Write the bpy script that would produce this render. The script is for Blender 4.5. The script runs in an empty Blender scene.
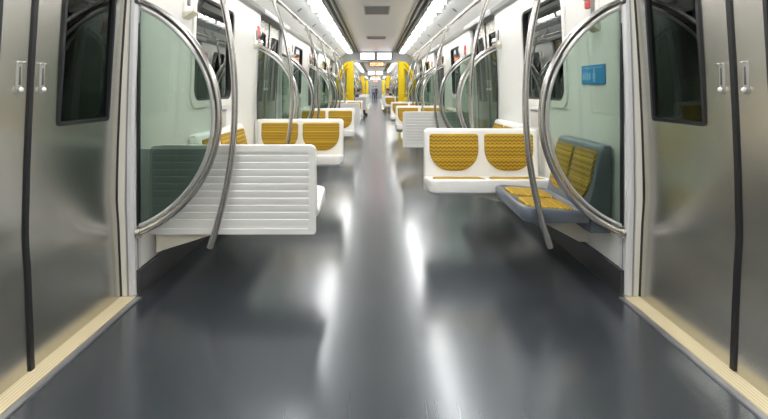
import bpy, bmesh, math, random
from mathutils import Vector, Matrix
random.seed(7)
sc = bpy.context.scene
COL = sc.collection
PI = math.pi

# ------------------------------------------------------------------ materials
def new_mat(name):
    m = bpy.data.materials.new(name); m.use_nodes = True
    nt = m.node_tree
    return m, nt, nt.nodes['Principled BSDF']

def pbr(name, col, rough=.5, metal=0., coat=0., spec=.5, noise=0., nscale=20., stretch=(1, 1, 1), bump=0., rvar=0.):
    m, nt, b = new_mat(name)
    b.inputs['Base Color'].default_value = (*col, 1)
    b.inputs['Roughness'].default_value = rough
    b.inputs['Metallic'].default_value = metal
    b.inputs['Coat Weight'].default_value = coat
    b.inputs['Specular IOR Level'].default_value = spec
    if noise or bump or rvar:
        tc = nt.nodes.new('ShaderNodeTexCoord'); mp = nt.nodes.new('ShaderNodeMapping')
        mp.inputs['Scale'].default_value = stretch
        nz = nt.nodes.new('ShaderNodeTexNoise'); nz.inputs['Scale'].default_value = nscale
        nz.inputs['Detail'].default_value = 5
        nt.links.new(tc.outputs['Object'], mp.inputs['Vector']); nt.links.new(mp.outputs['Vector'], nz.inputs['Vector'])
        if noise:
            mx = nt.nodes.new('ShaderNodeMix'); mx.data_type = 'RGBA'
            mx.inputs['A'].default_value = (*[c * (1 - noise) for c in col], 1)
            mx.inputs['B'].default_value = (*[min(1, c * (1 + noise)) for c in col], 1)
            nt.links.new(nz.outputs['Fac'], mx.inputs['Factor']); nt.links.new(mx.outputs['Result'], b.inputs['Base Color'])
        if rvar:
            mr = nt.nodes.new('ShaderNodeMapRange')
            mr.inputs['From Min'].default_value = .3; mr.inputs['From Max'].default_value = .7
            mr.inputs['To Min'].default_value = rough - rvar; mr.inputs['To Max'].default_value = rough + rvar
            nt.links.new(nz.outputs['Fac'], mr.inputs['Value']); nt.links.new(mr.outputs['Result'], b.inputs['Roughness'])
        if bump:
            bp = nt.nodes.new('ShaderNodeBump'); bp.inputs['Strength'].default_value = bump; bp.inputs['Distance'].default_value = .01
            nt.links.new(nz.outputs['Fac'], bp.inputs['Height']); nt.links.new(bp.outputs['Normal'], b.inputs['Normal'])
    return m

def emit(name, col, strength):
    m, nt, b = new_mat(name)
    b.inputs['Base Color'].default_value = (.8, .8, .8, 1)
    b.inputs['Emission Color'].default_value = (*col, 1)
    b.inputs['Emission Strength'].default_value = strength
    return m

def glass(name, tint, base_refl=.04, rough=0.):
    m = bpy.data.materials.new(name); m.use_nodes = True
    nt = m.node_tree; nt.nodes.remove(nt.nodes['Principled BSDF'])
    out = nt.nodes['Material Output']
    tr = nt.nodes.new('ShaderNodeBsdfTransparent'); tr.inputs['Color'].default_value = (*tint, 1)
    gl = nt.nodes.new('ShaderNodeBsdfGlossy'); gl.inputs['Roughness'].default_value = rough
    gl.inputs['Color'].default_value = (.9, .95, .93, 1)
    fr = nt.nodes.new('ShaderNodeFresnel'); fr.inputs['IOR'].default_value = 1.5
    ad = nt.nodes.new('ShaderNodeMath'); ad.operation = 'ADD'; ad.use_clamp = True
    ad.inputs[1].default_value = base_refl
    mx = nt.nodes.new('ShaderNodeMixShader')
    nt.links.new(fr.outputs['Fac'], ad.inputs[0]); nt.links.new(ad.outputs[0], mx.inputs['Fac'])
    nt.links.new(tr.outputs[0], mx.inputs[1]); nt.links.new(gl.outputs[0], mx.inputs[2])
    nt.links.new(mx.outputs[0], out.inputs['Surface'])
    return m

def fabric_mat():
    m, nt, b = new_mat('mustard_zigzag_fabric')
    N = nt.nodes.new; L = nt.links.new
    tc = N('ShaderNodeTexCoord'); sp = N('ShaderNodeSeparateXYZ'); L(tc.outputs['Object'], sp.inputs[0])
    def mth(op, a, c=None, clamp=False):
        n = N('ShaderNodeMath'); n.operation = op; n.use_clamp = clamp
        for i, v in enumerate((a, c)):
            if v is None: continue
            if isinstance(v, (int, float)): n.inputs[i].default_value = v
            else: L(v, n.inputs[i])
        return n.outputs[0]
    v0 = mth('SUBTRACT', sp.outputs['Z'], sp.outputs['Y'])
    tri = mth('MULTIPLY', mth('ABSOLUTE', mth('SUBTRACT', mth('FRACT', mth('DIVIDE', sp.outputs['X'], .034)), .5)), .024)
    v = mth('ADD', v0, tri)
    zz = mth('LESS_THAN', mth('FRACT', mth('DIVIDE', v, .025)), .42)
    seam = mth('LESS_THAN', mth('FRACT', mth('DIVIDE', v0, .095)), .07)
    mx = N('ShaderNodeMix'); mx.data_type = 'RGBA'
    mx.inputs['A'].default_value = (.48, .31, .014, 1); mx.inputs['B'].default_value = (.24, .125, .008, 1)
    L(zz, mx.inputs['Factor'])
    m2 = N('ShaderNodeMix'); m2.data_type = 'RGBA'; m2.inputs['B'].default_value = (.70, .45, .05, 1)
    L(mx.outputs['Result'], m2.inputs['A']); L(mth('MULTIPLY', seam, .8), m2.inputs['Factor'])
    L(m2.outputs['Result'], b.inputs['Base Color'])
    b.inputs['Roughness'].default_value = .75
    return m

def floor_mat():
    m, nt, b = new_mat('floor_vinyl')
    N = nt.nodes.new; L = nt.links.new
    tc = N('ShaderNodeTexCoord')
    n1 = N('ShaderNodeTexNoise'); n1.inputs['Scale'].default_value = 2.0; n1.inputs['Detail'].default_value = 2; n1.inputs['Roughness'].default_value = .5
    L(tc.outputs['Object'], n1.inputs['Vector'])
    mx = N('ShaderNodeMix'); mx.data_type = 'RGBA'
    mx.inputs['A'].default_value = (.034, .038, .044, 1); mx.inputs['B'].default_value = (.046, .050, .057, 1)
    L(n1.outputs['Fac'], mx.inputs['Factor'])
    # fine straight scuffs in two directions
    prev = None
    for rot, sc_, th in ((.55, (26, .55, 1), .66), (-.35, (22, .5, 1), .67), (.05, (30, .35, 1), .665)):
        mp = N('ShaderNodeMapping'); mp.inputs['Scale'].default_value = sc_; mp.inputs['Rotation'].default_value = (0, 0, rot)
        mp.vector_type = 'POINT'
        L(tc.outputs['Object'], mp.inputs['Vector'])
        n3 = N('ShaderNodeTexNoise'); n3.inputs['Scale'].default_value = 2.0; n3.inputs['Detail'].default_value = 2
        L(mp.outputs['Vector'], n3.inputs['Vector'])
        rr3 = N('ShaderNodeMapRange'); rr3.inputs['From Min'].default_value = th - .03; rr3.inputs['From Max'].default_value = th + .04; rr3.inputs['To Max'].default_value = .09
        L(n3.outputs['Fac'], rr3.inputs['Value'])
        if prev is None: prev = rr3.outputs['Result']
        else:
            mxm = N('ShaderNodeMath'); mxm.operation = 'MAXIMUM'; L(prev, mxm.inputs[0]); L(rr3.outputs['Result'], mxm.inputs[1]); prev = mxm.outputs[0]
    m3 = N('ShaderNodeMix'); m3.data_type = 'RGBA'; m3.inputs['B'].default_value = (.15, .155, .165, 1)
    L(mx.outputs['Result'], m3.inputs['A']); L(prev, m3.inputs['Factor'])
    L(m3.outputs['Result'], b.inputs['Base Color'])
    rr = N('ShaderNodeMapRange'); rr.inputs['From Min'].default_value = .3; rr.inputs['From Max'].default_value = .7
    rr.inputs['To Min'].default_value = FLOOR_R[0]; rr.inputs['To Max'].default_value = FLOOR_R[1]
    L(n1.outputs['Fac'], rr.inputs['Value']); L(rr.outputs['Result'], b.inputs['Roughness'])
    b.inputs['Specular IOR Level'].default_value = .6
    b.inputs['Coat Weight'].default_value = .8; b.inputs['Coat Roughness'].default_value = .19; b.inputs['Coat Tint'].default_value = (.93, .97, 1, 1); b.inputs['Specular Tint'].default_value = (.80, .90, 1, 1)
    bp = N('ShaderNodeBump'); bp.inputs['Strength'].default_value = .025; bp.inputs['Distance'].default_value = .02
    n4 = N('ShaderNodeTexNoise'); n4.inputs['Scale'].default_value = 1.3; n4.inputs['Detail'].default_value = 2
    L(tc.outputs['Object'], n4.inputs['Vector']); L(n4.outputs['Fac'], bp.inputs['Height'])
    L(bp.outputs['Normal'], b.inputs['Normal']); L(bp.outputs['Normal'], b.inputs['Coat Normal'])
    return m

def sill_mat():
    m, nt, b = new_mat('ribbed_cream_sill')
    N = nt.nodes.new; L = nt.links.new
    tc = N('ShaderNodeTexCoord'); sp = N('ShaderNodeSeparateXYZ'); L(tc.outputs['Object'], sp.inputs[0])
    mu = N('ShaderNodeMath'); mu.operation = 'MULTIPLY'; mu.inputs[1].default_value = 70; L(sp.outputs['X'], mu.inputs[0])
    fr = N('ShaderNodeMath'); fr.operation = 'FRACT'; L(mu.outputs[0], fr.inputs[0])
    lt = N('ShaderNodeMath'); lt.operation = 'LESS_THAN'; lt.inputs[1].default_value = .3; L(fr.outputs[0], lt.inputs[0])
    mx = N('ShaderNodeMix'); mx.data_type = 'RGBA'
    mx.inputs['A'].default_value = (.74, .64, .42, 1); mx.inputs['B'].default_value = (.55, .46, .29, 1)
    L(lt.outputs[0], mx.inputs['Factor']); L(mx.outputs['Result'], b.inputs['Base Color'])
    b.inputs['Roughness'].default_value = .5
    return m

FLOOR_R = (.25, .27)
LIGHT = 11.0
M = dict(
    steel=pbr('brushed_stainless_door', (.60, .59, .55), .25, 1., noise=.015, nscale=5, stretch=(1, 30, .3), rvar=.015),
    tube=pbr('satin_steel_tube', (.52, .50, .48), .22, 1.),
    tube_light=pbr('pale_steel_edge', (.74, .74, .74), .3, .8),
    latch=pbr('dull_latch_plate', (.50, .49, .46), .5, .9), knob=pbr('white_knob', (.92, .92, .92), .25), box=pbr('warm_grey_box', (.60, .585, .55), .45),
    chrome=pbr('polished_chrome', (.85, .85, .85), .1, 1.),
    alu=pbr('white_aluminium_post', (.70, .70, .71), .4, .15),
    cream=pbr('cream_post_face', (.74, .72, .64), .4),
    wall=pbr('white_wall_panel', (.83, .83, .80), .38, noise=.02, nscale=3),
    beige=pbr('beige_bracket_paint', (.70, .66, .55), .5),
    plinth=pbr('dark_plinth_rubber', (.035, .035, .04), .45),
    seat=pbr('white_seat_shell', (.84, .84, .82), .33, noise=.02, nscale=4),
    seat_grey=pbr('slate_grey_seat_shell', (.12, .145, .18), .28),
    fabric=fabric_mat(),
    floor=floor_mat(),
    sill=sill_mat(),
    alu_strip=pbr('grey_metal_strip', (.38, .38, .40), .35, .7),
    ceil=pbr('taupe_ceiling_panel', (.74, .735, .715), .35, noise=.03, nscale=2),
    cove=pbr('grey_cove_panel', (.34, .355, .355), .4),
    cove_white=pbr('white_cove_panel', (.76, .77, .76), .35),
    slot=pbr('dark_air_slot', (.10, .10, .10), .5),
    slot_line=pbr('grey_slot_rib', (.42, .42, .41), .35, .5),
    dark=pbr('dark_grille', (.10, .105, .105), .5),
    vent=pbr('grey_vent_grille', (.20, .20, .195), .5),
    rubber=pbr('black_rubber_gasket', (.012, .013, .016), .45),
    light=emit('lit_diffuser', (1, .985, .96), LIGHT),
    lit_panel=emit('backlit_white_panel', (.94, .93, 1), .85),
    orange=emit('orange_led_display', (1, .22, .06), 2.2),
    yellow=pbr('bright_yellow_paint', (.90, .66, .005), .35),
    glass=glass('green_tinted_glass', (.68, .755, .71), .02),
    dark_half=glass('dark_green_lower_glass', (.50, .575, .545), .0),
    window=glass('dark_window_glass', (.25, .27, .27), .07), door_window=glass('door_window_glass', (.3, .3, .29), .0),
    bellows=pbr('grey_bellows', (.22, .22, .23), .6),
    red=pbr('red_paint', (.65, .05, .05), .4),
    blue=pbr('blue_sticker', (.006, .26, .60), .4),
    blue_light=pbr('pale_blue_print', (.25, .52, .78), .4),
    skin=pbr('skin', (.50, .30, .21), .55),
    hair=pbr('dark_hair', (.02, .016, .014), .5),
    navy=pbr('navy_cloth', (.03, .045, .10), .8),
    blk=pbr('black_cloth', (.02, .02, .024), .8),
    greycloth=pbr('grey_cloth', (.22, .23, .25), .8),
    denim=pbr('blue_denim', (.05, .08, .15), .8),
    cream_cloth=pbr('cream_cloth', (.62, .56, .40), .8),
)

# ------------------------------------------------------------------ mesh helpers
def finish(name, bm, mats, parent=None, smooth=40):
    bmesh.ops.recalc_face_normals(bm, faces=bm.faces)
    lim = math.radians(smooth)
    for f in bm.faces: f.smooth = True
    for e in bm.edges:
        if len(e.link_faces) == 2: e.smooth = e.calc_face_angle(0) < lim
    me = bpy.data.meshes.new(name); bm.to_mesh(me); bm.free()
    if not isinstance(mats, (list, tuple)): mats = [mats]
    for m in mats: me.materials.append(m)
    o = bpy.data.objects.new(name, me); COL.objects.link(o)
    if parent is not None: o.parent = parent
    return o

def box(bm, x0, x1, y0, y1, z0, z1, bevel=0, mi=0):
    n0 = len(bm.verts)
    vs = [bm.verts.new((x, y, z)) for x in (x0, x1) for y in (y0, y1) for z in (z0, z1)]
    fs = []
    for q in ((0, 1, 3, 2), (4, 6, 7, 5), (0, 4, 5, 1), (2, 3, 7, 6), (0, 2, 6, 4), (1, 5, 7, 3)):
        f = bm.faces.new([vs[i] for i in q]); f.material_index = mi; fs.append(f)
    if bevel:
        es = list({e for f in fs for e in f.edges})
        bmesh.ops.bevel(bm, geom=es, offset=bevel, segments=2, affect='EDGES', profile=.5)
    return vs

def prism(bm, pts, axis, a0, a1, mi=0):
    """extrude a polygon; axis 'x': pts are (y,z); 'y': (x,z); 'z': (x,y)"""
    def P(p, a):
        return {'x': (a, p[0], p[1]), 'y': (p[0], a, p[1]), 'z': (p[0], p[1], a)}[axis]
    A = [bm.verts.new(P(p, a0)) for p in pts]; B = [bm.verts.new(P(p, a1)) for p in pts]
    n = len(pts)
    fs = [bm.faces.new(A), bm.faces.new(B[::-1])]
    for i in range(n): fs.append(bm.faces.new((A[i], A[(i + 1) % n], B[(i + 1) % n], B[i])))
    for f in fs: f.material_index = mi

def tube(bm, pts, r, seg=12, mi=0, caps=True):
    pts = [Vector(p) for p in pts]
    rings = []
    t0 = (pts[1] - pts[0]).normalized()
    up = Vector((0, 0, 1)) if abs(t0.z) < .9 else Vector((0, 1, 0))
    nrm = (up - t0 * up.dot(t0)).normalized()
    for i, p in enumerate(pts):
        a = pts[max(i - 1, 0)]; b = pts[min(i + 1, len(pts) - 1)]
        t = (b - a).normalized()
        nrm = (nrm - t * nrm.dot(t)).normalized()
        bi = t.cross(nrm)
        rr = r[i] if isinstance(r, (list, tuple)) else r
        rings.append([bm.verts.new(p + nrm * math.cos(2 * PI * k / seg) * rr + bi * math.sin(2 * PI * k / seg) * rr) for k in range(seg)])
    for i in range(len(rings) - 1):
        for k in range(seg):
            f = bm.faces.new((rings[i][k], rings[i][(k + 1) % seg], rings[i + 1][(k + 1) % seg], rings[i + 1][k])); f.material_index = mi
    if caps:
        for rg in (rings[0], rings[-1][::-1]):
            f = bm.faces.new(rg); f.material_index = mi

def rrect(x0, x1, y0, y1, r, seg=6, rs=None):
    """rounded rectangle outline, ccw from bottom right; rs = radii for (br, tr, tl, bl)"""
    rs = rs or (r, r, r, r)
    out = []
    for (cx, cy, a0, rad) in ((x1, y0, -PI / 2, rs[0]), (x1, y1, 0, rs[1]), (x0, y1, PI / 2, rs[2]), (x0, y0, PI, rs[3])):
        sx = -1 if cx == x1 else 1; sy = -1 if cy == y1 else 1
        for k in range(seg + 1):
            a = a0 + k / seg * PI / 2
            out.append((cx + sx * rad + rad * math.cos(a), cy + sy * rad + rad * math.sin(a)))
    return out

def inset(pts, d):
    cx = sum(p[0] for p in pts) / len(pts); cy = sum(p[1] for p in pts) / len(pts)
    w = max(abs(p[0] - cx) for p in pts); h = max(abs(p[1] - cy) for p in pts)
    return [(cx + (p[0] - cx) * (1 - d / w), cy + (p[1] - cy) * (1 - d / h)) for p in pts]

def loft(bm, rings, cap=True, mi=0):
    R = [[bm.verts.new(p) for p in r] for r in rings]
    n = len(R[0])
    for i in range(len(R) - 1):
        for k in range(n):
            f = bm.faces.new((R[i][k], R[i][(k + 1) % n], R[i + 1][(k + 1) % n], R[i + 1][k])); f.material_index = mi
    if cap:
        for r in (R[0], R[-1][::-1]):
            f = bm.faces.new(r); f.material_index = mi

def pad(bm, outline, fn, depth, rnd=.01):
    """cushion-like plate: outline (u,v) pushed by fn(u,v,d) with rounded front rim"""
    loft(bm, [[fn(u, v, 0) for u, v in outline],
              [fn(u, v, depth - rnd) for u, v in outline],
              [fn(u, v, depth - rnd * .3) for u, v in inset(outline, rnd * .4)],
              [fn(u, v, depth) for u, v in inset(outline, rnd * 1.3)]])

def ring_plate(bm, outer, inner, fn, d0, d1, mi=0):
    n = len(outer)
    A = [bm.verts.new(fn(*p, d0)) for p in outer]; B = [bm.verts.new(fn(*p, d1)) for p in outer]
    C = [bm.verts.new(fn(*p, d0)) for p in inner]; D = [bm.verts.new(fn(*p, d1)) for p in inner]
    for i in range(n):
        j = (i + 1) % n
        for q in ((A[i], A[j], B[j], B[i]), (B[i], B[j], D[j], D[i]), (D[i], D[j], C[j], C[i]), (C[i], C[j], A[j], A[i])):
            f = bm.faces.new(q); f.material_index = mi

def sheet(bm, prof, ys, zs, hole=None, thick=.03, sgn=1):
    """curved panel x = prof(z) over a (y,z) grid with a rectangular hole, solid"""
    V = {}
    def v(i, j, back):
        if (i, j, back) not in V:
            V[i, j, back] = bm.verts.new((sgn * (prof(zs[j]) + (thick if back else 0)), ys[i], zs[j]))
        return V[i, j, back]
    cells = set()
    for i in range(len(ys) - 1):
        for j in range(len(zs) - 1):
            if hole and hole[0] - 1e-6 <= ys[i] and ys[i + 1] <= hole[1] + 1e-6 and hole[2] - 1e-6 <= zs[j] and zs[j + 1] <= hole[3] + 1e-6: continue
            cells.add((i, j))
    for (i, j) in cells:
        for back in (False, True):
            bm.faces.new([v(i, j, back), v(i + 1, j, back), v(i + 1, j + 1, back), v(i, j + 1, back)])
        for (di, dj, a, b) in ((-1, 0, (0, 0), (0, 1)), (1, 0, (1, 0), (1, 1)), (0, -1, (0, 0), (1, 0)), (0, 1, (0, 1), (1, 1))):
            if (i + di, j + dj) not in cells:
                bm.faces.new([v(i + a[0], j + a[1], False), v(i + b[0], j + b[1], False), v(i + b[0], j + b[1], True), v(i + a[0], j + a[1], True)])

def thing(name, label, cat, loc=(0, 0, 0), rz=0, group=None):
    o = bpy.data.objects.new(name, None); COL.objects.link(o)
    o.empty_display_size = .1
    o.location = loc; o.rotation_euler = (0, 0, rz)
    if label: o['label'] = label
    o['category'] = cat
    if group: o['group'] = group
    return o
def tag(o, label, cat, group=None):
    o['label'] = label; o['category'] = cat
    if group: o['group'] = group
    return o
def struct(o, label=None):
    o['kind'] = 'structure'
    if label: o['label'] = label
    return o
def dup(root, loc, rz, label, group=None):
    r = root.copy(); COL.objects.link(r)
    r.location = loc; r.rotation_euler = (0, 0, rz); r['label'] = label
    if group: r['group'] = group
    for ch in list(root.children):
        c = ch.copy(); COL.objects.link(c); c.parent = r
        for g in list(ch.children):
            d = g.copy(); COL.objects.link(d); d.parent = c
    return r
PROTO = {}
def place(key, maker, loc, rz, label, group=None):
    """first use builds the thing, later uses copy it with its parts"""
    if key not in PROTO:
        o = maker(); PROTO[key] = o
        o.location = loc; o.rotation_euler = (0, 0, rz); o['label'] = label
        if group: o['group'] = group
        return o
    return dup(PROTO[key], loc, rz, label, group)

# ------------------------------------------------------------------ layout numbers (metres)
PITCH = 4.0            # door to door
BAY = 2.62             # length of a seating bay
def bay0(k): return 2.55 + PITCH * k
CAR = 16.0             # car to car
CAR_END = 14.95
SIDES = (('left', -1), ('right', 1))
ORD = ['first', 'second', 'third', 'fourth', 'fifth', 'sixth', 'seventh', 'eighth', 'ninth', 'tenth',
       'eleventh', 'twelfth', 'thirteenth', 'fourteenth', 'fifteenth', 'sixteenth', 'seventeenth', 'eighteenth', 'nineteenth', 'twentieth']

def lerp_prof(pts):
    def f(z):
        if z <= pts[0][0]: return pts[0][1]
        for (a, xa), (b, xb) in zip(pts, pts[1:]):
            if z <= b: return xa + (xb - xa) * (z - a) / (b - a)
        return pts[-1][1]
    return f
door_prof = lerp_prof([(0, 1.360), (.40, 1.376), (.47, 1.381), (.53, 1.384), (.60, 1.383), (.8, 1.378), (1.0, 1.370), (1.2, 1.360), (1.44, 1.345), (1.9, 1.312)])
wall_prof = lerp_prof([(0, 1.30), (1.1, 1.30), (1.4, 1.292), (1.7, 1.275), (1.95, 1.25)])
def post_x(z): return 1.293 + (door_prof(z) - 1.36) * .55

# ------------------------------------------------------------------ floor
def build_floor(y0, y1, n):
    bm = bmesh.new(); box(bm, -1.31, 1.31, y0, y1, -.06, 0)
    return struct(finish('floor', bm, M['floor']))

# ------------------------------------------------------------------ car shell
cnt = dict(trim=0, door=0, window=0, wall=0)
def trim(bm, mat, parent=None, smooth=30):
    cnt['trim'] += 1
    return struct(finish('trim_%d' % cnt['trim'], bm, mat, parent, smooth))

def build_shell(y0, y1):
    # middle ceiling panel
    bm = bmesh.new(); box(bm, -.53, .53, y0, y1, 2.265, 2.34)
    struct(finish('ceiling', bm, M['ceil']))
    for side, s in SIDES:
        # air slot strip: dark channel with two pale ribs
        bm = bmesh.new()
        prism(bm, [(s * x, z) for x, z in ((.53, 2.262), (.56, 2.30), (.69, 2.29), (.69, 2.34), (.53, 2.34))], 'y', y0, y1)
        for xa, xb, za in ((.53, .548, 2.250), (.60, .62, 2.255), (.675, .695, 2.235)):
            box(bm, s * xa, s * xb, y0, y1, za, za + .05, mi=1)
        trim(bm, [M['slot'], M['slot_line']])
        # light trough and sloping cove
        bm = bmesh.new()
        prism(bm, [(s * x, z) for x, z in ((.69, 2.235), (.70, 2.245), (.91, 2.225), (.95, 2.19), (1.08, 2.09), (1.10, 2.12), (.95, 2.30), (.69, 2.30))], 'y', y0, y1)
        o = struct(finish('ceiling', bm, M['cove']))
        bm = bmesh.new()
        prism(bm, [(s * x, z) for x, z in ((1.08, 2.085), (1.19, 1.985), (1.225, 1.955), (1.26, 1.945), (1.30, 1.945), (1.30, 2.0), (1.12, 2.13))], 'y', y0, y1)
        struct(finish('ceiling', bm, M['cove_white']))
        # grey edging strip between wall and cove
        bm = bmesh.new()
        prism(bm, [(s * x, z) for x, z in ((1.20, 1.95), (1.215, 1.915), (1.255, 1.905), (1.27, 1.95), (1.225, 1.97))], 'y', y0, y1)
        trim(bm, M['cove'])

def wall_bay(k, base, near):
    """side wall of one seating bay with its window, plinth and posts"""
    a = base + bay0(k); b = a + BAY
    wy0, wy1, wz0, wz1 = a + .76, a + 1.72, .985, 1.80
    for side, s in SIDES:
        cnt['window'] += 1
        bm = bmesh.new()
        ys = [a, a + .4, wy0, (wy0 + wy1) / 2, wy1, b - .4, b]
        zs = [.13, .6, wz0, 1.1, 1.25, 1.4, 1.55, 1.7, wz1, 1.88, 1.95]
        sheet(bm, wall_prof, ys, [z for z in zs if z >= wz0], (wy0, wy1, wz0, wz1), .04, s)
        struct(finish('wall_' + side, bm, M['wall']), None)
        bm = bmesh.new(); sheet(bm, wall_prof, ys, [z for z in zs if z <= wz0], None, .04, s)
        struct(finish('wall_' + side, bm, M['wall']), None)
        bm = bmesh.new(); box(bm, s * 1.275, s * 1.34, a, b, 0, .135)
        struct(finish('baseboard_' + side, bm, M['plinth']))
        # window: rounded black gasket, white moulded frame and dark pane
        w = bpy.data.objects.new('window_%d' % cnt['window'], None); COL.objects.link(w); struct(w)
        w.location = (s * 1.30, (wy0 + wy1) / 2, wz0)
        def fn(y, z, d): return (s * (wall_prof(z + wz0) - 1.30 + d), y - (wy0 + wy1) / 2, z)
        H = wz1 - wz0
        bm = bmesh.new()
        ring_plate(bm, rrect(wy0 - .02, wy1 + .02, -.02, H + .02, .10), rrect(wy0 + .03, wy1 - .03, .03, H - .03, .09), fn, -.012, .02)
        finish('window_frame', bm, M['wall'], w)
        bm = bmesh.new()
        ring_plate(bm, rrect(wy0 + .028, wy1 - .028, .028, H - .028, .09), rrect(wy0 + .045, wy1 - .045, .045, H - .045, .08), fn, -.002, .024)
        finish('gasket', bm, M['rubber'], w)
        bm = bmesh.new()
        sheet(bm, lambda z: wall_prof(z + wz0) - 1.30 + .022, [wy0 - (wy0 + wy1) / 2 + .03, wy1 - (wy0 + wy1) / 2 - .03], [.03, .15, .3, .45, .6, H - .03], None, .006, s)
        finish('window_glass', bm, M['window'], w)

def post(y0, y1, s, face):
    """white door post; face = -1: cream door-side face towards the camera"""
    bm = bmesh.new()
    zs = [0, .3, .5, .8, 1.1, 1.5, 1.95]
    # main body
    rings = []
    for z in zs:
        x0 = post_x(z); x1 = x0 + .078
        rings.append([(s * x0, y0 + .012, z), (s * x0, y1 - .004, z), (s * (x0 + .01), y1, z), (s * x1, y1, z), (s * x1, y0, z), (s * (x0 + .012), y0, z)])
    loft(bm, rings)
    # groove strips on the door-side face and on the aisle face
    for z0, z1 in zip(zs, zs[1:]):
        xa, xb = post_x(z0), post_x(z1)
        yb = y0 if face < 0 else y1
        e = -.004 if face < 0 else .004
        for da, db, mi in ((.040, .074, 1), (.030, .036, 2)):
            vs = [(xa + da, z0), (xa + db, z0), (xb + db, z1), (xb + da, z1)]
            A = [bm.verts.new((s * x, yb, z)) for x, z in vs]; B = [bm.verts.new((s * x, yb + e, z)) for x, z in vs]
            for q in ([A[0], A[1], A[2], A[3]], [B[0], B[1], B[2], B[3]]):
                f = bm.faces.new(q); f.material_index = mi
            for i in range(4):
                f = bm.faces.new((A[i], A[(i + 1) % 4], B[(i + 1) % 4], B[i])); f.material_index = mi
        ym = (y0 + y1) / 2
        A = [bm.verts.new(p) for p in ((s * xa, ym - .004, z0), (s * xa, ym + .004, z0), (s * xb, ym + .004, z1), (s * xb, ym - .004, z1))]
        B = [bm.verts.new((v.co.x - s * .003, v.co.y, v.co.z)) for v in A]
        f = bm.faces.new(B); f.material_index = 2
        for i in range(4):
            f = bm.faces.new((A[i], A[(i + 1) % 4], B[(i + 1) % 4], B[i])); f.material_index = 2
    box(bm, s * 1.285, s * 1.355, y0 - .006, y1 + .006, 0, .012, mi=2)
    trim(bm, [M['alu'], M['cream'], M['alu_strip']])

def door(yc, with_posts=(True, True)):
    half = .655
    a, b = yc - half, yc + half
    for side, s in SIDES:
        cnt['door'] += 1
        d = bpy.data.objects.new('door_%d' % cnt['door'], None); COL.objects.link(d); struct(d)
        d.location = (s * 1.36, yc, 0)
        for sg in (-1, 1):                       # the two leaves either side of the seam
            ya, yb = (.007, half) if sg > 0 else (-half, -.007)
            wy0, wy1 = (.176, .550) if sg > 0 else (-.550, -.176)
            wz0, wz1 = .95, 1.74
            pf = lambda z: door_prof(z) - 1.36
            ys = [ya, wy0, (wy0 + wy1) / 2, wy1, yb]
            zs = [.012, .2, .40, .435, .47, .50, .53, .565, .60, .7, .8, wz0, 1.1, 1.2, 1.32, 1.44, 1.6, wz1, 1.9]
            bm = bmesh.new()
            sheet(bm, pf, ys, zs, (wy0, wy1, wz0, wz1), .03, s)
            leaf = finish('door_leaf', bm, M['steel'], d, 60)
            def fn(y, z, dd): return (s * (pf(z) + dd), y, z)
            bm = bmesh.new()
            ring_plate(bm, rrect(wy0 - .009, wy1 + .009, wz0 - .009, wz1 + .009, .02), rrect(wy0 + .007, wy1 - .007, wz0 + .007, wz1 - .007, .014), fn, -.006, .03)
            # follow the curve between the corners with extra rows
            finish('window_gasket', bm, M['rubber'], leaf)
            bm = bmesh.new()
            sheet(bm, lambda z: pf(z) + .006, [wy0 + .002, wy1 - .002], [wz0 + .002, 1.1, 1.2, 1.32, 1.44, 1.6, wz1 - .002], None, .006, s)
            finish('window_glass', bm, M['door_window'], leaf)
            # recessed latch plate with a bright knob
            yl = .062 * sg
            bm = bmesh.new(); pad(bm, rrect(yl - .014, yl + .014, 1.080, 1.205, .006), lambda y, z, dd: (s * (pf(z) - dd), y, z), .004, .003)
            lp = finish('latch_plate', bm, M['latch'], leaf)
            bm = bmesh.new(); box(bm, s * (pf(1.14) - .007), s * (pf(1.14)), yl - .0045, yl + .0045, 1.115, 1.185, .002)
            finish('latch_slot', bm, M['dark'], leaf)
            bm = bmesh.new(); bmesh.ops.create_uvsphere(bm, u_segments=14, v_segments=10, radius=.010)
            for v in bm.verts: v.co = Vector((v.co.x * .7 + s * (pf(1.1) - .012), v.co.y + yl, v.co.z + 1.098))
            finish('latch_knob', bm, M['knob'], leaf)
            bm = bmesh.new(); box(bm, s * (pf(1.2) - .018), s * pf(1.2), yl - .012, yl + .012, 1.197, 1.203, .002)
            finish('latch_lip', bm, M['chrome'], leaf)
            # black rubber edge at the seam
            bm = bmesh.new(); e0, e1 = (.0005, .0115) if sg > 0 else (-.0115, -.0005)
            sheet(bm, lambda z: pf(z) - .007, [e0, e1], zs, None, .03, s)
            finish('edge_seal', bm, M['rubber'], leaf)
        # dark seal against the posts
        bm = bmesh.new()
        zs = [.012, .2, .40, .47, .53, .60, .8, 1.0, 1.2, 1.44, 1.9]
        for e0, e1 in ((-half - .010, -half), (half, half + .010)):
            sheet(bm, lambda z: door_prof(z) - 1.36 - .004, [e0, e1], zs, None, .03, s)
        finish('jamb_seal', bm, M['rubber'], d)
        # sill: ribbed cream strip and grey metal edge
        bm = bmesh.new()
        box(bm, s * 1.284, s * 1.40, a - .012, b + .012, -.03, .010)
        trim(bm, M['sill'])
        bm = bmesh.new()
        box(bm, s * 1.256, s * 1.284, a - .012, b + .012, -.03, .007)
        trim(bm, M['alu_strip'])
        # lintel over the door
        bm = bmesh.new(); box(bm, s * 1.20, s * 1.40, a - .08, b + .08, 1.90, 1.96, .004)
        trim(bm, M['cove'])
        post(b + .012, b + .094, s, -1)
        post(a - .094, a - .012, s, 1)

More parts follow.
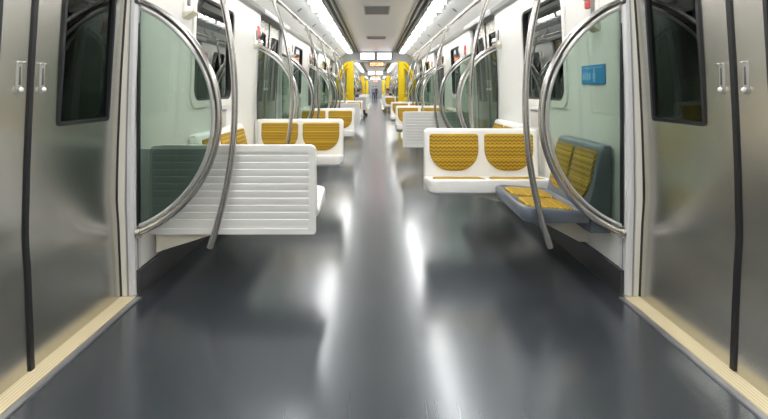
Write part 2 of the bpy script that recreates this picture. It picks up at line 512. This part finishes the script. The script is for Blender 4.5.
for c in range(4):
    base = c * CAR
    ya = base - 4.0 if c == 0 else base
    yb = base + CAR_END
    build_floor(ya - (.0 if c == 0 else 1.05), yb, c)
    build_shell(ya, yb)
    if c < 2:
        for k in range(-1 if c == 0 else 0, 3):
            if k == -1:
                continue
            wall_bay(k, base, c == 0)
        for j in range(0, 4):
            door(base + 1.86 + PITCH * j)
    # plain stretches of wall
    spans = {0: [(-4.0, 1.10)], 1: [(base, base + 1.10)], 2: [(base, yb)], 3: [(base, yb)]}[c]
    for (p, q) in spans:
        for side, s in SIDES:
            bm = bmesh.new(); sheet(bm, wall_prof, [p, (p + q) / 2, q], [0, .6, 1.1, 1.4, 1.7, 1.95], None, .04, s)
            struct(finish('wall_' + side, bm, M['wall']))
    if c < 2:
        for side, s in SIDES:
            p, q = base + 14.62, base + CAR_END
            bm = bmesh.new(); sheet(bm, wall_prof, [p, q], [0, .6, 1.1, 1.4, 1.7, 1.95], None, .04, s)
            struct(finish('wall_' + side, bm, M['wall']))
bm = bmesh.new(); box(bm, -1.34, 1.34, -4.06, -4.0, 0, 2.34); struct(finish('wall_back', bm, M['wall']))
bm = bmesh.new(); box(bm, -1.34, 1.34, 3 * CAR + CAR_END, 3 * CAR + CAR_END + .06, 0, 2.34); struct(finish('wall_front', bm, M['cove']))

# ------------------------------------------------------------------ seats
def seat_maker(n, pitch, depth, shell, kind, wall=1):
    """a row of n moulded seats facing local -y; back plane at y=0; wall = local side (+1/-1) the bracket reaches"""
    W = n * pitch + .03
    hx = W / 2
    def make():
        r = thing('train_seat', None, 'seat')
        # back shell, reclined
        rec = .10 if kind == 'across' else .22
        def bk(x, z, d): return (x, (z - .43) * rec - d, z)
        bm = bmesh.new()
        pad(bm, rrect(-hx, hx, .405, .785, .03, rs=(.02, .035, .035, .02)), lambda x, z, d: bk(x, z, d - .045), .06, .014)
        backrest = finish('backrest', bm, shell, r)
        # pan with a rolled front lip and raised rim
        bm = bmesh.new()
        px = hx + .012
        out = rrect(-px, px, -depth, -.005, .07, rs=(.07, .01, .01, .07))
        low = [(x * .955, y * .93) for x, y in out]
        tilt = .052 if kind == 'across' else .03
        def zt(x, y): return .412 + tilt * (-y / depth)
        loft(bm, [[(x, y, .355) for x, y in low], [(x, y, .378) for x, y in inset(out, .004)], [(x, y, zt(x, y) - .014) for x, y in out],
                  [(x, y, zt(x, y)) for x, y in inset(out, .006)], [(x, y, zt(x, y) + .006) for x, y in inset(out, .018)],
                  [(x, y, zt(x, y) - .006) for x, y in inset(out, .034)]])
        pan = finish('seat_pan', bm, shell, r)
        for i in range(n):
            cx = (i - (n - 1) / 2) * pitch
            hw = pitch * (.445 if n == 2 else .39)
            o = rrect(cx - hw, cx + hw, .462, .748, .1, 8, rs=(min(.165, hw * .85), .022, .022, min(.165, hw * .85)))
            bm = bmesh.new(); pad(bm, o, lambda x, z, d: bk(x, z, d + .014), .016, .010)
            finish('back_cushion', bm, M['fabric'], backrest)
            bm = bmesh.new()
            o = rrect(cx - hw * .95, cx + hw * .95, -depth + .045, -.065, .05, 6, rs=(.08, .04, .04, .08))
            pad(bm, o, lambda x, y, d: (x, y, zt(x, y) - .010 + d), .016, .009)
            finish('seat_cushion', bm, M['fabric'], pan)
        if kind == 'across':
            # ribbed back cover: frame plus horizontal ribs
            bm = bmesh.new()
            pts = [(.062, .285), (.062, .79)]
            z = .775
            prof = []
            nr = 10
            z0, z1 = .335, .735
            step = (z1 - z0) / nr
            prof.append((.076, .30)); prof.append((.076, z0))
            for q in range(nr):
                zz = z0 + q * step
                prof += [(.0765, zz + .003), (.0780, zz + step - .008), (.0735, zz + step - .004)]
            prof.append((.076, z1)); prof.append((.076, .765)); prof.append((.060, .765)); prof.append((.060, .30))
            cl = -hx + .035 if wall > 0 else -hx - .03
            cr = hx - .035 if wall < 0 else hx + .03
            prism(bm, prof, 'x', cl, cr)
            ol = -hx if wall > 0 else -hx - .036; orr = hx if wall < 0 else hx + .036
            o = rrect(ol, orr, .288, .782, .03, 6, rs=(.012, .03, .03, .012))
            i_ = rrect(cl + .003, cr - .003, .318, .750, .015, 6)
            ring_plate(bm, o, i_, lambda x, z, d: (x, d, z), .048, .084)
            box(bm, -hx + .02, hx - .02, .05, .062, .30, .77)
            finish('back_cover', bm, shell, r)
            # cantilever bracket down to the wall
            bm = bmesh.new()
            xw = wall * (hx + .016)
            prism(bm, [(xw, .352), (xw, .175), (xw - wall * .32, .275), (xw - wall * .60, .345), (xw - wall * .60, .352)], 'y', -depth + .09, .045)
            finish('support_bracket', bm, M['beige'], r)
        else:
            # bracket along the wall behind the back
            bm = bmesh.new()
            prism(bm, [(.0, .30), (.115, .30), (.115, .775), (.082, .782), (.075, .75)], 'x', -hx + .004, hx - .004)
            finish('back_cover', bm, shell, r)
            bm = bmesh.new()
            prism(bm, [(.114, .352), (.114, .16), (.06, .16), (-depth + .14, .32), (-depth + .14, .357)], 'x', -.03, .03)
            finish('support_bracket', bm, M['beige'], r)
        return r
    return make

def seat_across(s, y, facing, label, group):
    """facing -1: towards the camera, +1: away; s = side"""
    rz = 0 if facing < 0 else PI
    wall = s if facing < 0 else -s
    place(('across', wall), seat_maker(2, .43, .42, M['seat'], 'across', wall), (s * .806, y, 0), rz, label, group)
def seat_along(s, ya, yb, n, label, group, shell='seat', depth=.40):
    rz = -PI / 2 if s > 0 else PI / 2
    pitch = (yb - ya - .03) / n
    place(('along', n, round(pitch, 3), shell, depth), seat_maker(n, pitch, depth, M[shell], 'along'), (s * 1.168, (ya + yb) / 2, 0), rz, label, group)

for c in (0, 1):
    for k in range(3):
        a = c * CAR + bay0(k)
        for si, (side, s) in enumerate(SIDES):
            where = ['nearest bay', 'middle bay', 'last bay'][k] if c == 0 else \
                    ['second car nearest bay', 'second car middle bay', 'second car last bay'][k]
            typeA = (k + si) % 2 == 0
            g = 'white double seats with mustard cushions'
            if typeA:
                seat_across(s, a + .215, 1, 'white double seat turned away showing its ribbed back, %s, %s side' % (where, side), 'double seats set across the car')
                seat_along(s, a + .70, a + 1.84, 3, 'row of three mustard seats along the %s wall, %s' % (side, where), 'seats along the walls', depth=.27)
                seat_across(s, a + 2.45, -1, 'white double seat with mustard cushions facing us, %s, %s side' % (where, side), 'double seats set across the car')
            else:
                if c == 0 and k == 0:
                    seat_along(s, a + .115, a + .755, 2, 'slate grey double seat with mustard cushions along the right wall behind the glass', 'seats along the walls', 'seat_grey', depth=.38)
                else:
                    seat_along(s, a + .115, a + .755, 2, 'mustard double seat along the %s wall by the door screen, %s' % (side, where), 'seats along the walls', depth=.38)
                seat_across(s, a + 1.21, -1, 'white double seat with mustard cushions facing us, %s, %s side' % (where, side), 'double seats set across the car')
                seat_along(s, a + 1.69, a + 2.50, 2, 'mustard seat pair along the %s wall behind the double seat, %s' % (side, where), 'seats along the walls', depth=.33)

# ------------------------------------------------------------------ draft screens and poles
ACX, AR = 1.515, .657
def arc_pts(rad, z_c=.9525, x_end=1.287, seg=40, cx=ACX):
    a = math.acos((cx - x_end) / rad)
    return [(cx - rad * math.cos(t), z_c + rad * math.sin(t)) for t in [(-a + 2 * a * i / seg) for i in range(seg + 1)]]
def screen_maker(s, dark_half):
    def make():
        r = thing('draft_screen', None, 'screen')
        bm = bmesh.new(); tube(bm, [(s * x, 0, z) for x, z in arc_pts(AR)], .0185, 14)
        for z in (arc_pts(AR)[0][1], arc_pts(AR)[-1][1]):
            tube(bm, [(s * 1.272, 0, z), (s * 1.293, 0, z)], .028, 14)
        finish('curved_rail', bm, M['tube'], r)
        bm = bmesh.new(); tube(bm, [(s * x, .010, z) for x, z in arc_pts(AR - .034)], .009, 10)
        finish('glass_edge', bm, M['tube_light'], r)
        g = arc_pts(AR - .033, x_end=1.288)
        bot = g[0][1]; top = g[-1][1]
        def part(z0, z1):
            pts = [p for p in g if z0 < p[1] < z1]
            def xz(z):
                rr = AR - .033
                return ACX - math.sqrt(rr * rr - (z - .9525) ** 2)
            pts = ([(xz(z0), z0)] if z0 > bot else []) + pts + ([(xz(z1), z1)] if z1 < top else [])
            return [(s * x, z) for x, z in pts] + [(s * 1.288, min(z1, top)), (s * 1.288, max(z0, bot))]
        if dark_half:
            bm = bmesh.new(); prism(bm, part(.778, 9), 'y', .006, .015); finish('glass_pane', bm, M['glass'], r, 20)
            bm = bmesh.new(); prism(bm, part(-9, .778), 'y', .006, .015)  # lower half gets a darker green, on the near left screen only
            o = finish('lower_pane', bm, M['dark_half'], r, 20); o['label'] = 'dark green lower half of the glass'
        else:
            bm = bmesh.new(); prism(bm, part(-9, 9), 'y', .006, .015); finish('glass_pane', bm, M['glass'], r, 20)
        bm = bmesh.new(); box(bm, s * 1.284, s * 1.294, .0, .022, bot, top)
        finish('gasket', bm, M['rubber'], r)
        return r
    return make

PR = 2.4
def pole_x(z): return .795 + PR - math.sqrt(PR * PR - (z - 1.03) ** 2)
def pole_maker(s, bz, by, zlow):
    def make():
        r = thing('curved_grab_pole', None, 'grab pole')
        bm = bmesh.new()
        tube(bm, [(s * pole_x(z), 0, z) for z in [zlow + (1.95 - zlow) * i / 30 for i in range(31)]], .0175, 14)
        finish('pole', bm, M['tube'], r)
        bm = bmesh.new()
        x = pole_x(bz)
        tube(bm, [(s * x, 0, bz), (s * (x + .01), by, bz)], .011, 10)
        finish('foot_bracket', bm, M['tube_light'], r)
        bm = bmesh.new()
        xt = pole_x(1.93)
        tube(bm, [(s * (xt - .028), 0, 1.93), (s * (xt + .028), 0, 1.93)], .026, 12)
        finish('top_clamp', bm, M['tube_light'], r)
        return r
    return make

for c in (0, 1):
    for k in range(3):
        a = c * CAR + bay0(k)
        for si, (side, s) in enumerate(SIDES):
            where = ['nearest bay', 'middle bay', 'last bay'][k] if c == 0 else \
                    ['second car nearest bay', 'second car middle bay', 'second car last bay'][k]
            typeA = (k + si) % 2 == 0
            for e, y in (('near', a), ('far', a + BAY)):
                dark_half = (c == 0 and k == 0 and e == 'near' and s < 0)
                key = ('screen', s, dark_half)
                lab = 'round-edged glass draft screen at the %s end of the %s, %s side' % (e, where, side)
                if dark_half: lab = 'large round glass draft screen with dark lower half beside the left front door'
                elif c == 0 and k == 0 and e == 'near': lab = 'large round glass draft screen beside the right front door before the grey seat'
                place(key, screen_maker(s, dark_half), (0, y + (.0 if e == 'near' else -.012), 0), 0, lab, 'round glass draft screens')
            # grab poles: one at the door end, one in the middle of the bay
            ya = a + .075
            lab = 'curved steel grab pole behind the round screen, %s, %s side' % (where, side)
            place(('pole', s, 'A' if typeA else 'B'), pole_maker(s, .262 if typeA else .372, .07 if typeA else .05, .232), (0, ya, 0), 0, lab, 'curved grab poles')
            lab = 'curved steel grab pole in the middle of the %s, %s side' % (where, side)
            if typeA: place(('mpole', s, 'A'), pole_maker(s, .40, -.03, .37), (0, a + 1.875, 0), 0, lab, 'curved grab poles')
            else: place(('mpole', s, 'B'), pole_maker(s, .40, .11, .37), (0, a + 1.60, 0), 0, lab, 'curved grab poles')
            # overhead rail
            def rail_maker(s=s):
                def make():
                    r = thing('overhead_handrail', None, 'handrail')
                    x = pole_x(1.93) + 0
                    bm = bmesh.new(); tube(bm, [(s * x, 0, 1.955), (s * x, 3.6, 1.955)], .016, 12); finish('rail', bm, M['tube'], r)
                    for y in (.05, 1.25, 2.45, 3.55):
                        bm = bmesh.new(); tube(bm, [(s * x, y, 1.955), (s * (x + .10), y, 2.02), (s * (x + .13), y, 2.10)], .011, 8); finish('bracket', bm, M['tube'], r)
                    return r
                return make
            place(('rail', s), rail_maker(), (0, a + .02, 0), 0, 'long steel overhead handrail above the %s, %s side' % (where, side), 'overhead handrails')

# ------------------------------------------------------------------ ceiling lights
def light_maker(s):
    def make():
        r = thing('ceiling_light', None, 'ceiling light')
        bm = bmesh.new()
        prism(bm, [(s * x, z) for x, z in ((.718, 2.20), (.735, 2.176), (.825, 2.172), (.842, 2.182), (.842, 2.215), (.718, 2.225))], 'y', .05, .95)
        finish('diffuser', bm, M['light'], r)
        bm = bmesh.new()
        box(bm, s * .69, s * .88, -.05, .05, 2.14, 2.235, mi=1)
        for y in (.33, .64):
            box(bm, s * .704, s * .862, y, y + .03, 2.145, 2.225, mi=1)
        box(bm, s * .700, s * .885, .03, .98, 2.208, 2.235)
        finish('frame', bm, [M['cove'], M['slot_line']], r)
        return r
    return make
for side, s in SIDES:
    for c in range(4):
        ys = [c * CAR + i for i in range(-3 if c == 0 else 0, 14)]
        for y in ys:
            yy = y + .6
            n = int(round(y - c * CAR))
            if c == 0 and n < 5: lab = 'lit ceiling panel of the %s row above the doors, past the top of the picture' % side
            elif c == 0: lab = '%s lit ceiling panel from the front in the %s light row' % (ORD[n - 5], side)
            else: lab = '%s lit panel from the front in the %s light row of the %s car' % (ORD[n], side, ['', 'second', 'third', 'farthest'][c])
            place(('light', s), light_maker(s), (0, yy, 0), 0, lab, '%s row of ceiling lights' % side)

# vents in the middle ceiling panel
def vent(y, w, l, lab):
    r = thing('ceiling_vent', lab, 'vent', (0, y, 2.265), 0, 'ceiling vents')
    bm = bmesh.new(); ring_plate(bm, rrect(-w, w, 0, l, .01, 3), rrect(-w + .02, w - .02, .02, l - .02, .008, 3), lambda x, yy, d: (x, yy, -d), -.004, .008)
    finish('frame', bm, M['cove'], r)
    bm = bmesh.new(); box(bm, -w + .015, w - .015, .015, l - .015, -.004, .0)
    n = int(l / .03)
    for i in range(n):
        y0 = .022 + (l - .044) * i / n
        prism(bm, [(y0, -.001), (y0 + .012, -.001), (y0 + .018, -.007), (y0 + .006, -.007)], 'x', -w + .02, w - .02)
    finish('grille', bm, M['vent'], r)
vent(6.72, .19, .75, 'square grey vent grille in the middle ceiling panel, nearest us')
vent(10.6, .22, .55, 'smaller grey vent grille far along the middle ceiling panel')
vent(2 * 8 + 7.0, .19, .75, 'grey vent grille in the ceiling of the second car')

# dark round speakers on the coves
def spk_maker(s):
    def make():
        r = thing('ceiling_speaker', None, 'speaker')
        bm = bmesh.new()
        n = Vector((-s * .10, 0, -.12)).normalized()
        c0 = Vector((s * 1.02, 0, 2.14))
        tube(bm, [c0 - n * .004, c0 + n * .008], [.045, .042], 16); finish('bezel', bm, M['vent'], r)
        bm = bmesh.new(); tube(bm, [c0 + n * .006, c0 + n * .012], [.034, .028], 16); finish('grille', bm, M['dark'], r)
        return r
    return make
for side, s in SIDES:
    for i, y in enumerate((6.3, 7.8, 9.3, 10.8, 12.3)):
        place(('spk', s), spk_maker(s), (0, y, 0), 0, '%s small dark round speaker from the front on the %s ceiling slope' % (ORD[i], side), 'cove speakers')

# ------------------------------------------------------------------ wall fittings
def intercom_maker(s):
    def make():
        r = thing('wall_intercom', None, 'intercom')
        bm = bmesh.new(); pad(bm, rrect(-.05, .05, -.02, .16, .015), lambda y, z, d: (-s * d, y, z), .018, .008)
        o = finish('plate', bm, M['wall'], r)
        bm = bmesh.new(); pad(bm, rrect(-.018, .018, .03, .14, .006), lambda y, z, d: (-s * (d + .017), y, z), .012, .004)
        o = finish('speaker_slot', bm, M['vent'], r)
        bm = bmesh.new()
        prism(bm, [(0, -.02), (-s * .07, -.008), (-s * .072, -.016), (0, -.06)], 'y', -.055, .055)
        finish('hood', bm, M['beige'], r)
        return r
    return make
def alarm_maker(s):
    def make():
        r = thing('emergency_handle', None, 'alarm')
        bm = bmesh.new(); pad(bm, rrect(-.045, .045, -.07, .07, .012), lambda y, z, d: (-s * d, y, z), .02, .008)
        finish('red_plate', bm, M['red'], r)
        bm = bmesh.new(); tube(bm, [(-s * .018, -.02, .035), (-s * .045, -.02, .03), (-s * .045, -.02, -.03), (-s * .018, -.02, -.035)], .007, 8)
        finish('pull', bm, M['chrome'], r)
        return r
    return make
def wbox_maker(s):
    def make():
        r = thing('wall_box', None, 'wall box')
        bm = bmesh.new(); box(bm, 0, -s * .05, -.10, .10, 0, .17, .012)
        finish('body', bm, M['box'], r)
        bm = bmesh.new(); box(bm, -s * .044, -s * .056, -.085, .085, .13, .15, .003)
        finish('lid_edge', bm, M['alu_strip'], r)
        return r
    return make
for k in range(3):
    a = bay0(k)
    for si, (side, s) in enumerate(SIDES):
        where = ['nearest bay', 'middle bay', 'last bay'][k]
        yy = a + (.62 if s < 0 else .30)
        z = 1.62 if s < 0 else 1.50
        place(('intercom', s), intercom_maker(s), (s * wall_prof(z), yy, z), 0, 'small wall intercom with sloping hood near the front of the %s, %s wall' % (where, side), 'wall intercoms')
        place(('intercom', s), intercom_maker(s), (s * wall_prof(1.6), a + 2.46, 1.58), 0, 'small wall intercom with sloping hood at the far end of the %s, %s wall' % (where, side), 'wall intercoms')
        za = 1.66
        ya = a + .36 if s > 0 else a + 2.57
        if s > 0: place(('alarm', s), alarm_maker(s), (s * wall_prof(za), ya, za), 0, 'red emergency handle high on the right wall, %s' % where, 'emergency handles')
        else: place(('alarm', s), alarm_maker(s), (s * wall_prof(1.66), a + 2.555, 1.70), 0, 'red emergency handle at the far end of the left wall, %s' % where, 'emergency handles')
        place(('wbox', s), wbox_maker(s), (s * 1.30, a + 1.30, .79), 0, 'small white box on the %s wall below the window, %s' % (side, where), 'boxes under the windows')

# blue sticker on the right wall behind the glass
st = thing('wall_sticker', 'blue sticker with pale symbols on the right wall behind the glass screen', 'sticker', (1.2945, 2.91, 1.187))
bm = bmesh.new(); box(bm, -.003, 0, -.155, .155, -.058, .058); finish('sheet', bm, M['blue'], st)
def mark(shape):
    bm = bmesh.new()
    for (y0, y1, z0, z1) in shape: box(bm, -.0045, -.002, y0, y1, z0, z1)
    finish('print_mark', bm, M['blue_light'], st)
mark([(-.035, -.005, -.022, .012), (-.029, -.011, .018, .036), (-.031, -.023, -.045, -.022), (-.017, -.009, -.045, -.022)])
mark([(.030, .052, -.03, .012)]); mark([(.064, .076, -.03, .012)]); mark([(.088, .094, -.03, .016), (.102, .108, -.03, .016)])
mark([(.118, .138, -.03, .010)]); mark([(-.13, .13, .040, .045)])

# ------------------------------------------------------------------ gangways
for c in (0, 1, 2):
    y = c * CAR + CAR_END
    nm = ['nearest', 'second', 'farthest'][c]
    # end wall of the car with the opening
    bm = bmesh.new()
    box(bm, -1.34, -.80, y, y + .05, 0, 2.34); box(bm, .80, 1.34, y, y + .05, 0, 2.34); box(bm, -.80, .80, y, y + .05, 1.98, 2.34)
    struct(finish('wall_front', bm, M['cove']))
    bm = bmesh.new(); box(bm, -.80, .80, y - .02, y + .05, 1.93, 1.985); trim(bm, M['slot_line'])
    # bellows passage
    bm = bmesh.new()
    for i in range(12):
        y0 = y + .05 + i * .083
        for s in (-1, 1):
            prism(bm, [(s * .95, y0), (s * .99, y0), (s * .99, y0 + .083), (s * .95, y0 + .083), (s * .915, y0 + .041)], 'z', 0, 2.05)
        prism(bm, [(y0, 2.0), (y0 + .041, 1.97), (y0 + .083, 2.0), (y0 + .083, 2.05), (y0, 2.05)], 'x', -.99, .99)
    struct(finish('wall_left' if False else 'trim_%d' % (90 + c), bm, M['bellows']))
    bm = bmesh.new(); box(bm, -1.34, -.93, y + 1.0, y + 1.05, 0, 2.34); box(bm, .93, 1.34, y + 1.0, y + 1.05, 0, 2.34); box(bm, -.93, .93, y + 1.0, y + 1.05, 2.0, 2.34)
    struct(finish('wall_back', bm, M['cove']))
    # backlit panels over the opening
    for s, side in ((-1, 'left'), (1, 'right')):
        r = thing('backlit_panel', '%s backlit white panel over the %s gangway opening' % (side, nm), 'light panel', (s * .26, y, 2.12))
        bm = bmesh.new(); ring_plate(bm, rrect(-.25, .25, -.13, .13, .01, 3), rrect(-.22, .22, -.105, .105, .01, 3), lambda x, z, d: (x, -d, z), 0, .03)
        finish('frame', bm, M['vent'], r)
        bm = bmesh.new(); box(bm, -.224, .224, -.015, 0, -.109, .109); finish('lit_face', bm, M['lit_panel'], r)
    # led display
    r = thing('led_display', 'orange LED display under the beam of the %s gangway' % nm, 'display', (.03, y - .02, 1.86))
    bm = bmesh.new(); box(bm, -.24, .24, -.06, .03, -.065, .075, .006); finish('housing', bm, M['vent'], r)
    bm = bmesh.new()
    rnd = random.Random(3)
    for ix in range(26):
        for iz in range(5):
            if rnd.random() < .72:
                x = -.205 + ix * .0158; z = -.042 + iz * .020
                box(bm, x, x + .0125, -.066, -.0595, z, z + .016)
    finish('lit_dots', bm, M['orange'], r)
    # yellow portal columns and curved yellow rails
    for s, side in ((-1, 'left'), (1, 'right')):
        r = thing('gangway_column', 'bright yellow column on the %s of the %s gangway' % (side, nm), 'column', (s * .80, y, 0))
        bm = bmesh.new(); loft(bm, [[(p[0] + s * 0, p[1] - .06, z) for p in rrect(-.115, .115, -.055, .055, .04)] for z in (0, .5, 1.0, 1.5, 1.95)])
        finish('shaft', bm, M['yellow'], r)
        bm = bmesh.new(); box(bm, -.13, .13, -.135, -.0, 0, .03, .004); finish('foot', bm, M['alu_strip'], r)
        r = thing('yellow_grab_rail', 'curved yellow grab rail beside the %s column of the %s gangway' % (side, nm), 'grab rail', (0, y - .16, 0))
        bm = bmesh.new()
        tube(bm, [(s * (.90 + .30 * math.sin(PI * t)), 0, .75 + 1.15 * t) for t in [i / 24 for i in range(25)]], .045, 10)
        finish('outer_rail', bm, M['yellow'], r)
        bm = bmesh.new()
        tube(bm, [(s * (.92 + .17 * math.sin(PI * t)), 0, .95 + .8 * t) for t in [i / 24 for i in range(25)]], .025, 10)
        tube(bm, [(s * .83, .0, .95), (s * .93, 0, .95)], .02, 8)
        tube(bm, [(s * .83, .0, 1.75), (s * .93, 0, 1.75)], .02, 8)
        finish('inner_rail', bm, M['yellow'], r)

# ------------------------------------------------------------------ people far down the train
def person(label, loc, rz, J, top, legs, scale=1.0, hair=True):
    """one continuous skinned body; J = joints {name: (x, y, z)} facing local -y"""
    r = thing('person', label, 'person', loc, rz)
    names = list(J); idx = {n: i for i, n in enumerate(names)}
    R = dict(pelvis=.125, waist=.115, chest=.14, neck=.052, head0=.07, head1=.095, head2=.075,
             sl=.062, el=.043, wl=.030, hl=.034, sr=.062, er=.043, wr=.030, hr=.034,
             hipl=.09, kl=.062, al=.042, tl=.032, hipr=.09, kr=.062, ar=.042, tr=.032)
    E = [('pelvis', 'waist'), ('waist', 'chest'), ('chest', 'neck'), ('neck', 'head0'), ('head0', 'head1'), ('head1', 'head2')]
    for q in 'lr': E += [('chest', 's' + q), ('s' + q, 'e' + q), ('e' + q, 'w' + q), ('w' + q, 'h' + q), ('pelvis', 'hip' + q), ('hip' + q, 'k' + q), ('k' + q, 'a' + q), ('a' + q, 't' + q)]
    me = bpy.data.meshes.new('skeleton')
    me.from_pydata([J[n] for n in names], [(idx[a], idx[b]) for a, b in E], [])
    o = bpy.data.objects.new('skeleton', me); COL.objects.link(o)
    sk = o.modifiers.new('Skin', 'SKIN')
    for n in names:
        v = me.skin_vertices[0].data[idx[n]]; v.radius = (R[n], R[n]); v.use_root = (n == 'pelvis')
    sb = o.modifiers.new('Sub', 'SUBSURF'); sb.levels = 1
    dg = bpy.context.evaluated_depsgraph_get(); dg.update()
    ev = bpy.data.meshes.new_from_object(o.evaluated_get(dg))
    bpy.data.objects.remove(o)
    bm = bmesh.new(); bm.from_mesh(ev); bpy.data.meshes.remove(ev)
    cls = dict(pelvis=2, hipl=2, hipr=2, kl=2, kr=2, al=2, ar=2, tl=3, tr=3, waist=1, chest=1, sl=1, sr=1, el=1, er=1, wl=1, wr=1, hl=0, hr=0, neck=0, head0=0, head1=0, head2=0)
    for f in bm.faces:
        c = f.calc_center_median()
        f.material_index = cls[min(names, key=lambda n: (Vector(J[n]) - c).length / (R[n] + .03))]
    # fingers, nose and ears as small tapered chains rooted inside the body surface
    for q, sx in (('l', 1), ('r', -1)):
        h = Vector(J['h' + q]); d = (h - Vector(J['w' + q])).normalized()
        side = d.cross(Vector((0, 0, 1))); side = side.normalized() if side.length > .1 else Vector((1, 0, 0))
        up = side.cross(d)
        for i, ln in enumerate((.060, .070, .066, .052)):
            b = h + side * (i - 1.5) * .017 + d * .012
            tube(bm, [b, b + d * ln * .5 - up * .006, b + d * ln * .85 - up * .022], [.009, .008, .006], 6, 0)
        b = h - side * .03 - d * .02
        tube(bm, [b, b + (d * .6 - side * .8) * .03, b + (d * .9 - side * .6) * .05], [.010, .009, .007], 6, 0)
    hd = Vector(J['head1'])
    fw = Vector((0, -1, 0))
    tube(bm, [hd + fw * .082 + Vector((0, 0, .02)), hd + fw * .108 + Vector((0, 0, -.018)), hd + fw * .09 + Vector((0, 0, -.028))], [.008, .014, .01], 6, 0)
    for sx in (-1, 1):
        tube(bm, [hd + Vector((sx * .088, 0, .02)), hd + Vector((sx * .10, .008, 0)), hd + Vector((sx * .088, .0, -.028))], [.012, .015, .01], 6, 0)
        tube(bm, [hd + fw * .088 + Vector((sx * .034, 0, .018)), hd + fw * .096 + Vector((sx * .034, 0, .018))], [.011, .008], 8, 4)
    tube(bm, [hd + fw * .082 + Vector((-.024, 0, -.052)), hd + fw * .090 + Vector((0, 0, -.053)), hd + fw * .082 + Vector((.024, 0, -.052))], .007, 6, 4)
    finish('body', bm, [M['skin'], top, legs, M['blk'], M['hair']], r, 80)
    bm = bmesh.new(); bmesh.ops.create_uvsphere(bm, u_segments=18, v_segments=12, radius=.108)
    for v in list(bm.verts):
        if v.co.z < -.02 and v.co.y < .01: bm.verts.remove(v)
    for v in bm.verts:
        v.co.x *= .95; v.co.y = v.co.y * 1.0 + .012
        if v.co.y < -.05 and v.co.z < .05: v.co.z = .05
        v.co += hd + Vector((0, 0, .035))
    finish('hair', bm, M['hair'], r, 80)
    r.scale = (scale,) * 3
    return r

def sit(lean=.05, spread=.09):
    J = dict(pelvis=(0, 0, .53), waist=(0, .02 - lean * .3, .70), chest=(0, -lean * .8, .93), neck=(0, -lean * 1.2, 1.06), head0=(0, -lean * 1.5 - .01, 1.12), head1=(0, -lean * 1.8 - .02, 1.19), head2=(0, -lean * 1.8 - .01, 1.26))
    for q, sx in (('l', 1), ('r', -1)):
        J.update({'s' + q: (sx * .17, -lean * .8, .98), 'e' + q: (sx * .215, -lean - .10, .76), 'w' + q: (sx * .12, -lean - .28, .70), 'h' + q: (sx * .06, -lean - .34, .72),
                  'hip' + q: (sx * .085, -.05, .52), 'k' + q: (sx * (spread + .02), -.45, .50), 'a' + q: (sx * spread, -.46, .085), 't' + q: (sx * (spread + .01), -.62, .035)})
    return J
def stand(step=.1, arm=.05):
    J = dict(pelvis=(0, 0, .90), waist=(0, 0, 1.05), chest=(0, -.01, 1.27), neck=(0, -.01, 1.42), head0=(0, -.02, 1.49), head1=(0, -.03, 1.56), head2=(0, -.02, 1.63))
    for q, sx in (('l', 1), ('r', -1)):
        J.update({'s' + q: (sx * .17, 0, 1.34), 'e' + q: (sx * .23, .03 + sx * arm, 1.08), 'w' + q: (sx * .235, -.06 + sx * arm, .85), 'h' + q: (sx * .23, -.10 + sx * arm, .77),
                  'hip' + q: (sx * .085, 0, .86), 'k' + q: (sx * .095, -.02 - sx * step * .5, .48), 'a' + q: (sx * .10, .03 - sx * step, .085), 't' + q: (sx * .11, -.13 - sx * step, .035)})
    return J
b1 = CAR + bay0(0); b2 = CAR + bay0(1)
person('seated person in a navy jacket on the left seats just beyond the gangway', (-.86, b1 + 1.14, 0), PI / 2, sit(.14), M['navy'], M['blk'], .86)
person('seated person in black with dark blue jeans on the left beyond the navy jacket', (-.86, b1 + 1.63, 0), PI / 2, sit(.10), M['blk'], M['denim'], .84)
person('seated person in a cream top facing us on a right aisle seat beyond the gangway', (.60, b2 + 2.25, 0), 0, sit(.12), M['cream_cloth'], M['blk'], .86)
person('seated person in black at the right wall far down the second car', (.86, b2 + 1.25, 0), -PI / 2, sit(.16), M['blk'], M['blk'], .85)
person('standing person in dark clothes in the aisle far down the train', (.06, 3 * CAR - 2.0, 0), 0, stand(.10), M['navy'], M['blk'], .82)
person('standing person in a grey jacket left of the aisle far down the train', (-.18, 3 * CAR - 3.4, 0), .3, stand(.04), M['greycloth'], M['denim'], .80)

# ------------------------------------------------------------------ world, camera, view
w = bpy.data.worlds.new('tunnel_dark'); sc.world = w; w.use_nodes = True
w.node_tree.nodes['Background'].inputs['Color'].default_value = (.02, .022, .025, 1)
w.node_tree.nodes['Background'].inputs['Strength'].default_value = .5
cam = bpy.data.cameras.new('camera'); co = bpy.data.objects.new('camera', cam); COL.objects.link(co); sc.camera = co
cam.sensor_width = 36; cam.sensor_fit = 'HORIZONTAL'; cam.lens = 480 / 768 * 36
cam.shift_x = 9 / 768; cam.shift_y = -120.5 / 768
cam.clip_start = .02; cam.clip_end = 200
co.location = (-.028, 0, 1.10); co.rotation_euler = (PI / 2, 0, 0)
sc.view_settings.view_transform = 'Standard'; sc.view_settings.look = 'None'
sc.view_settings.gamma = 1; sc.view_settings.use_curve_mapping = False
sc.view_settings.exposure = 1.22
sc.cycles.use_denoising = True; sc.cycles.denoising_prefilter = 'ACCURATE'
sc.cycles.max_bounces = 10; sc.cycles.transparent_max_bounces = 24
sc.cycles.glossy_bounces = 5; sc.cycles.diffuse_bounces = 5
sc.cycles.sample_clamp_indirect = 8
